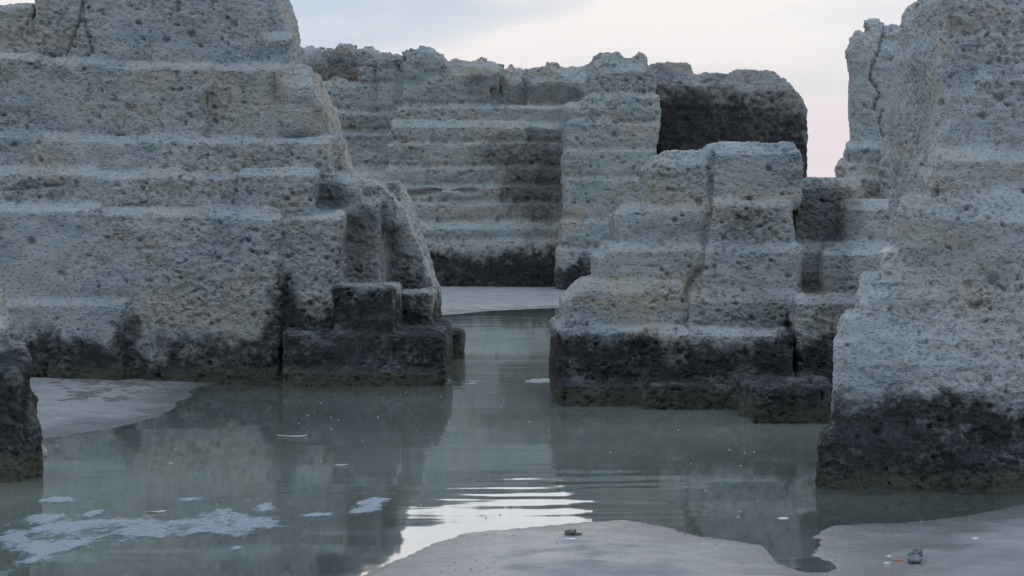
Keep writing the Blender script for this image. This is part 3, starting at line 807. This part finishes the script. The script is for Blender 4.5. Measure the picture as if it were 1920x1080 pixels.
carve(H.beyond(-330, -760, .022), 'dark_rock', None, None, M_ROCK, low_noise(.035, .30, .016, .12), grain=.055, amp=.02,
      band=[(-900, 640), (-200, 640)], soft=.07, Yref=11.6, wet=.14, into=dark_r)

# ================================================================== foam, seaweed and small things
M_FOAM = plain_material('foam', (0.42, 0.45, 0.48), .55, .10, 60)
t = M_FOAM.node_tree; pb = t.nodes['Principled BSDF']
geo = N(t, 'ShaderNodeNewGeometry'); fa = N(t, 'ShaderNodeAttribute', attribute_name='film')
lace = snoise(t, geo.outputs['Position'], 34, 5, .7)
al = smooth(t, math_node(t, 'ADD', fa.outputs['Fac'], math_node(t, 'MULTIPLY_ADD', lace, 3.0, -1.55)), 0.0, .9, 0.0, .52)
link(t, al, pb.inputs['Alpha'])      # a film of bubbles lets the water show through
M_WEED = plain_material('seaweed', (0.12, 0.11, 0.09), .7, .4, 60)
M_PEBBLE = plain_material('pebble_grey', (0.17, 0.175, 0.165), .8, .35, 70)
M_PALE = plain_material('pebble_pale', (0.55, 0.50, 0.43), .85, .15, 40)
M_SHELL = plain_material('shell', (0.72, 0.70, 0.66), .5, .1, 80)
M_ORANGE = plain_material('terracotta', (0.38, 0.13, 0.06), .8, .2, 80)
M_LEAF = plain_material('dry_leaf', (0.42, 0.39, 0.32), .7, .2, 60)

def on_water(x, y): return shore([(x, y)])[0]
def raft(name, pts, mat, cell, thick, rag, grainxy, seed, on_ground=False, bias=0.0):
    """a ragged thin sheet lying on the water (or on the sand), thick in the middle and feathered at its edge"""
    poly = shore(pts)
    xs = [p[0] for p in poly]; ys = [p[1] for p in poly]
    gx_ = np.arange(min(xs) - .1, max(xs) + .1, cell); gy_ = np.arange(min(ys) - .1, max(ys) + .1, cell * 2.2)
    X, Yg = np.meshgrid(gx_, gy_, indexing='ij'); X = X.astype(np.float32); Yg = Yg.astype(np.float32)
    d = poly_sd(X, Yg, poly)
    P = np.stack([X / grainxy[0], Yg / grainxy[1], np.full_like(X, seed)], -1).reshape(-1, 3).astype(np.float32)
    f = np.minimum(d, rag * 1.2) + rag * (1.6 * fbm(P + seed, 4, .6).reshape(X.shape) + bias)
    lump = vnoise(P * 6 + 4).reshape(X.shape)
    z0 = ground_z(X, Yg) if on_ground else 0.0
    z = z0 + np.where(f > 0, thick * (1 - np.exp(-np.maximum(f, 0) / (thick * 4))) * (1 + .3 * lump) + .003, -.004)
    idx = np.arange(X.size).reshape(X.shape)
    Q = np.stack([idx[:-1, :-1], idx[1:, :-1], idx[1:, 1:], idx[:-1, 1:]], -1).reshape(-1, 4)
    Q = Q[(f.ravel()[Q] > 0).sum(1) >= 2]
    V = np.stack([X, Yg, z], -1).reshape(-1, 3)
    u, inv = np.unique(Q, return_inverse=True)
    c0 = V[u].mean(0); c0[2] = 0
    return add_obj(name, mesh_from(name, V[u] - c0, inv.reshape(Q.shape), {'film': np.clip(f.ravel()[u] / rag, 0, 1)}, mat), None, c0)

tag(raft('sea_foam', [(-30, 1000), (30, 968), (110, 956), (190, 972), (290, 962), (330, 972), (390, 955), (440, 955), (500, 965), (560, 984), (590, 986), (575, 993), (500, 996), (440, 1006), (330, 1008), (250, 1012), (230, 1028), (130, 1042), (90, 1062), (40, 1090), (-30, 1095)],
         M_FOAM, .007, .003, .13, (.13, .30), 2.0, bias=-.25), 'broken raft of pale foam drifting at the lower left', None, None, 'stuff')
for pts, lab, sd in (
    ([(650, 962), (672, 944), (700, 934), (735, 936), (728, 946), (700, 962), (665, 967)], 'fluffy foam clump on the water in the lower centre, left of the sky glare', 1.0),
    ([(328, 941), (345, 935), (380, 934), (378, 939), (350, 943)], 'slim foam strip above the big foam raft', 2.2),
    ([(72, 942), (95, 933), (135, 934), (138, 941), (100, 945)], 'foam patch near the dark rock at the left edge', 3.1),
    ([(148, 969), (165, 959), (197, 957), (192, 964), (165, 970)], 'foam patch just above the raft, right of the left edge', 4.6),
    ([(478, 952), (490, 942), (512, 944), (516, 954), (500, 962), (480, 960)], 'foam tuft at the raised tip of the big raft', 5.3),
    ([(560, 968), (590, 962), (628, 963), (625, 969), (590, 971)], 'foam streak between the raft and the foam clump', 6.4),
    ([(425, 1030), (440, 1024), (466, 1026), (466, 1031), (440, 1033)], 'lone foam dash below the big raft', 7.7),
    ([(866, 721), (880, 714), (905, 716), (905, 721), (885, 723)], 'small white foam fleck in the narrow channel beside the left plinth', 8.5),
    ([(975, 717), (1000, 711), (1042, 710), (1044, 716), (1010, 719)], 'white foam line touching the base of the stepped rock', 9.2),
    ([(806, 716), (822, 704), (842, 708), (850, 715), (835, 722)], 'foam gathered at the corner of the left plinth', 10.4)):
    yy = sum(p[1] for p in pts) / len(pts)
    sc_k = 550.0 / (yy - HORIZON)
    tag(raft('foam_patch', pts, M_FOAM, .005 * sc_k, .004, .030 * sc_k, (.05 * sc_k, .14 * sc_k), sd, bias=.15), lab, 'foam', 'foam patches floating on the pool', 'thing')
wd = raft('seaweed_litter', [(70, 712), (100, 702), (180, 704), (260, 708), (330, 716), (335, 735), (250, 758), (150, 770), (85, 765)], M_WEED, .010, .003, .10, (.13, .20), 5.0, True, bias=-1.50)
tag(wd, 'dark flat scraps of seaweed strewn over the left sand bank', None, None, 'stuff')

def lump_mesh(name, size, seed, mat, rough=.25, sub=3, squash=(1, 1, 1), facet=.28):
    bm = bmesh.new(); bmesh.ops.create_icosphere(bm, subdivisions=sub, radius=1.0)
    co = np.array([v.co[:] for v in bm.verts], np.float32)
    k = 1 + rough * fbm(co * 1.3 + seed, 3, .55) * 1.6
    q = np.round(co * 1.7 + vnoise(co * 1.1 + seed)[:, None] * .5) / 1.7        # a few broken planes
    co = (co * (1 - facet) + q * facet) * k[:, None] * np.array(squash) * np.array(size) / 2
    co[:, 2] -= co[:, 2].min()
    for v, c_ in zip(bm.verts, co): v.co = c_
    for f_ in bm.faces: f_.smooth = facet < .4
    me = bpy.data.meshes.new(name); bm.to_mesh(me); bm.free(); me.materials.append(mat)
    return me
def lay(name, x, y, size, seed, mat, label, cat, rough=.25, rz=0.0, zoff=-.006, group=None):
    X, Yw = on_water(x, y)
    z = float(ground_z(np.array([[X]], np.float32), np.array([[Yw]], np.float32))[0, 0])
    Yw = F_PX * (EYE - max(z, 0)) / (y - HORIZON); X = wx(x, Yw)
    z = max(float(ground_z(np.array([[X]], np.float32), np.array([[Yw]], np.float32))[0, 0]), -0.004)
    o = add_obj(name, lump_mesh(name, size, seed, mat, rough), None, (X, Yw, z + zoff))
    o.rotation_euler[2] = rz
    tag(o, label, cat, group, 'thing')
    return o
lay('pebble', 1716, 1056, (.062, .05, .032), 3.0, M_PEBBLE, 'smooth greenish-grey pebble in front of the knobbly one on the right sand', 'pebble')
lay('pebble', 1719, 1044, (.064, .05, .04), 8.0, M_PEBBLE, 'dark knobbly pebble lying on the sand at the lower right', 'pebble', .45)
lay('orange_shard', 1684, 1051, (.034, .03, .013), 12.0, M_ORANGE, 'tiny orange shard on the sand beside the dark pebbles', 'shard', .35, .5)
lay('shell_fragment', 1667, 1044, (.022, .02, .009), 14.0, M_SHELL, 'tiny white shell bit behind the orange shard', 'shell', .3)
lay('shell_fragment', 1663, 1055, (.034, .016, .008), 15.0, M_SHELL, 'flat white shell sliver left of the orange shard', 'shell', .3, .2)
lay('shell_fragment', 1828, 1011, (.028, .018, .009), 17.0, M_SHELL, 'white shell bit on the far right sand', 'shell', .3)
lay('shell_fragment', 1470, 972, (.055, .03, .008), 19.0, M_SHELL, 'pale shell in the shallows below the tall rock', 'shell', .3, .3, zoff=0)
lay('seaweed_clump', 1074, 1003, (.065, .06, .022), 22.0, M_WEED, 'small dark seaweed clump on the middle sand bank', 'seaweed', .6)
lay('shell_fragment', 1070, 1013, (.05, .025, .008), 25.0, M_SHELL, 'pale shell just below the seaweed clump on the middle bank', 'shell', .3)
lay('pale_stone', 73, 856, (.10, .08, .075), 27.0, M_PALE, 'pale wedge-shaped stone against the foot of the dark left rock', 'stone', .3, .4)
st = add_obj('pale_stone', lump_mesh('pale_stone', (.115, .11, .07), 33.0, M_PALE, .5, 2, (1, 1, 1), .55), None, (wx(1674, 11.5), 11.5, wz(486, 11.5)))
tag(st, 'loose pale stone perched on a ledge of the tall right rock', 'stone', None, 'thing')

def leaf_mesh(name, ln, wd_, mat, seed):
    n = 7; v = []; q = []
    for i in range(n):
        t_ = i / (n - 1); w_ = wd_ * math.sin(math.pi * min(max(t_, .06), .97)) ** .8 * .5
        for j, k in ((-1, .35), (0, 0.0), (1, .30)):
            v.append((ln * (t_ - .5), j * w_, .004 + (.3 - k) * w_ * .25 + .10 * ln * (t_ - .5) ** 2 + .002 * math.sin(seed + 5 * t_ + j)))
    for i in range(n - 1):
        for j in range(2):
            a_ = i * 3 + j; q.append((a_, a_ + 3, a_ + 4, a_ + 1))
    top = np.array(v); bot = top - np.array([0, 0, .0015]); m = len(top)
    Q = np.array(q); Q2 = Q[:, ::-1] + m
    rim = [(i * 3, i * 3 + m, i * 3 + 3 + m, i * 3 + 3) for i in range(n - 1)] + [(i * 3 + 5, i * 3 + 5 + m, i * 3 + 2 + m, i * 3 + 2) for i in range(n - 1)]
    return mesh_from(name, np.concatenate([top, bot]), np.concatenate([Q, Q2, np.array(rim)]), None, mat)
for x, y, ln, rz, lab in ((548, 819, .19, .1, 'pale dry leaf afloat in the middle of the left water, farther out'),
                          (638, 873, .10, -.2, 'small dry leaf floating left of the pool centre, nearer than the pale one'),
                          (291, 961, .10, .3, 'dry leaf floating beside the big foam raft'),
                          (317, 870, .05, .6, 'tiny floating leaf in the left part of the pool')):
    X, Yw = on_water(x, y)
    o = add_obj('dry_leaf', leaf_mesh('dry_leaf', ln, ln * .42, M_LEAF, x), None, (X, Yw, .001)); o.rotation_euler[2] = rz
    tag(o, lab, 'leaf', 'leaves floating on the pool', 'thing')

# specks of froth and grit on the surface, too many and too small to count
random.seed(4)
v, q = [], []
for i in range(64):
    x, y = random.uniform(560, 1480), 735 + 250 * random.random() ** 1.4
    if i > 46: x = random.uniform(100, 700)
    X, Yw = on_water(x, y); r_ = random.uniform(.0022, .0055)
    if float(ground_z(np.array([[X]], np.float32), np.array([[Yw]], np.float32))[0, 0]) > -.01: continue
    a0 = random.uniform(0, 1.5); b0 = len(v)
    for k in range(4):
        v.append((X + r_ * 1.4 * math.cos(a0 + k * math.pi / 2), Yw + r_ * 1.4 * math.sin(a0 + k * math.pi / 2), -.001))
    for k in range(4):
        v.append((X + r_ * .8 * math.cos(a0 + k * math.pi / 2), Yw + r_ * .8 * math.sin(a0 + k * math.pi / 2), .004))
    q.append((b0 + 4, b0 + 5, b0 + 6, b0 + 7))
    for k in range(4):
        q.append((b0 + k, b0 + (k + 1) % 4, b0 + 4 + (k + 1) % 4, b0 + 4 + k))
tag(add_obj('floating_specks', mesh_from('floating_specks', np.array(v), np.array(q), None, M_LEAF)), 'pale specks of froth scattered over the pool', None, None, 'stuff')

# shell grit and tiny pebbles strewn over the banks, too small to count
v, q = [], []
for i in range(420):
    x, y = random.uniform(700, 1920), random.uniform(965, 1085)
    X, Yw = on_water(x, y)
    z = float(ground_z(np.array([[X]], np.float32), np.array([[Yw]], np.float32))[0, 0])
    if z < .001: continue
    r_ = .0022 + .006 * random.random() ** 3; b0 = len(v); a0 = random.uniform(0, 3)
    for k in range(5):
        rr = r_ * random.uniform(.7, 1.3)
        v.append((X + rr * math.cos(a0 + k * 1.2566), Yw + rr * math.sin(a0 + k * 1.2566), z - .002))
    v.append((X, Yw, z + r_ * random.uniform(.4, .9)))
    for k in range(5): q.append((b0 + k, b0 + (k + 1) % 5, b0 + 5))
tag(add_obj('shell_grit', mesh_from('shell_grit', np.array(v), np.array(q), None, M_PEBBLE)), 'dark grit and tiny pebbles strewn over the near sand', None, None, 'stuff')
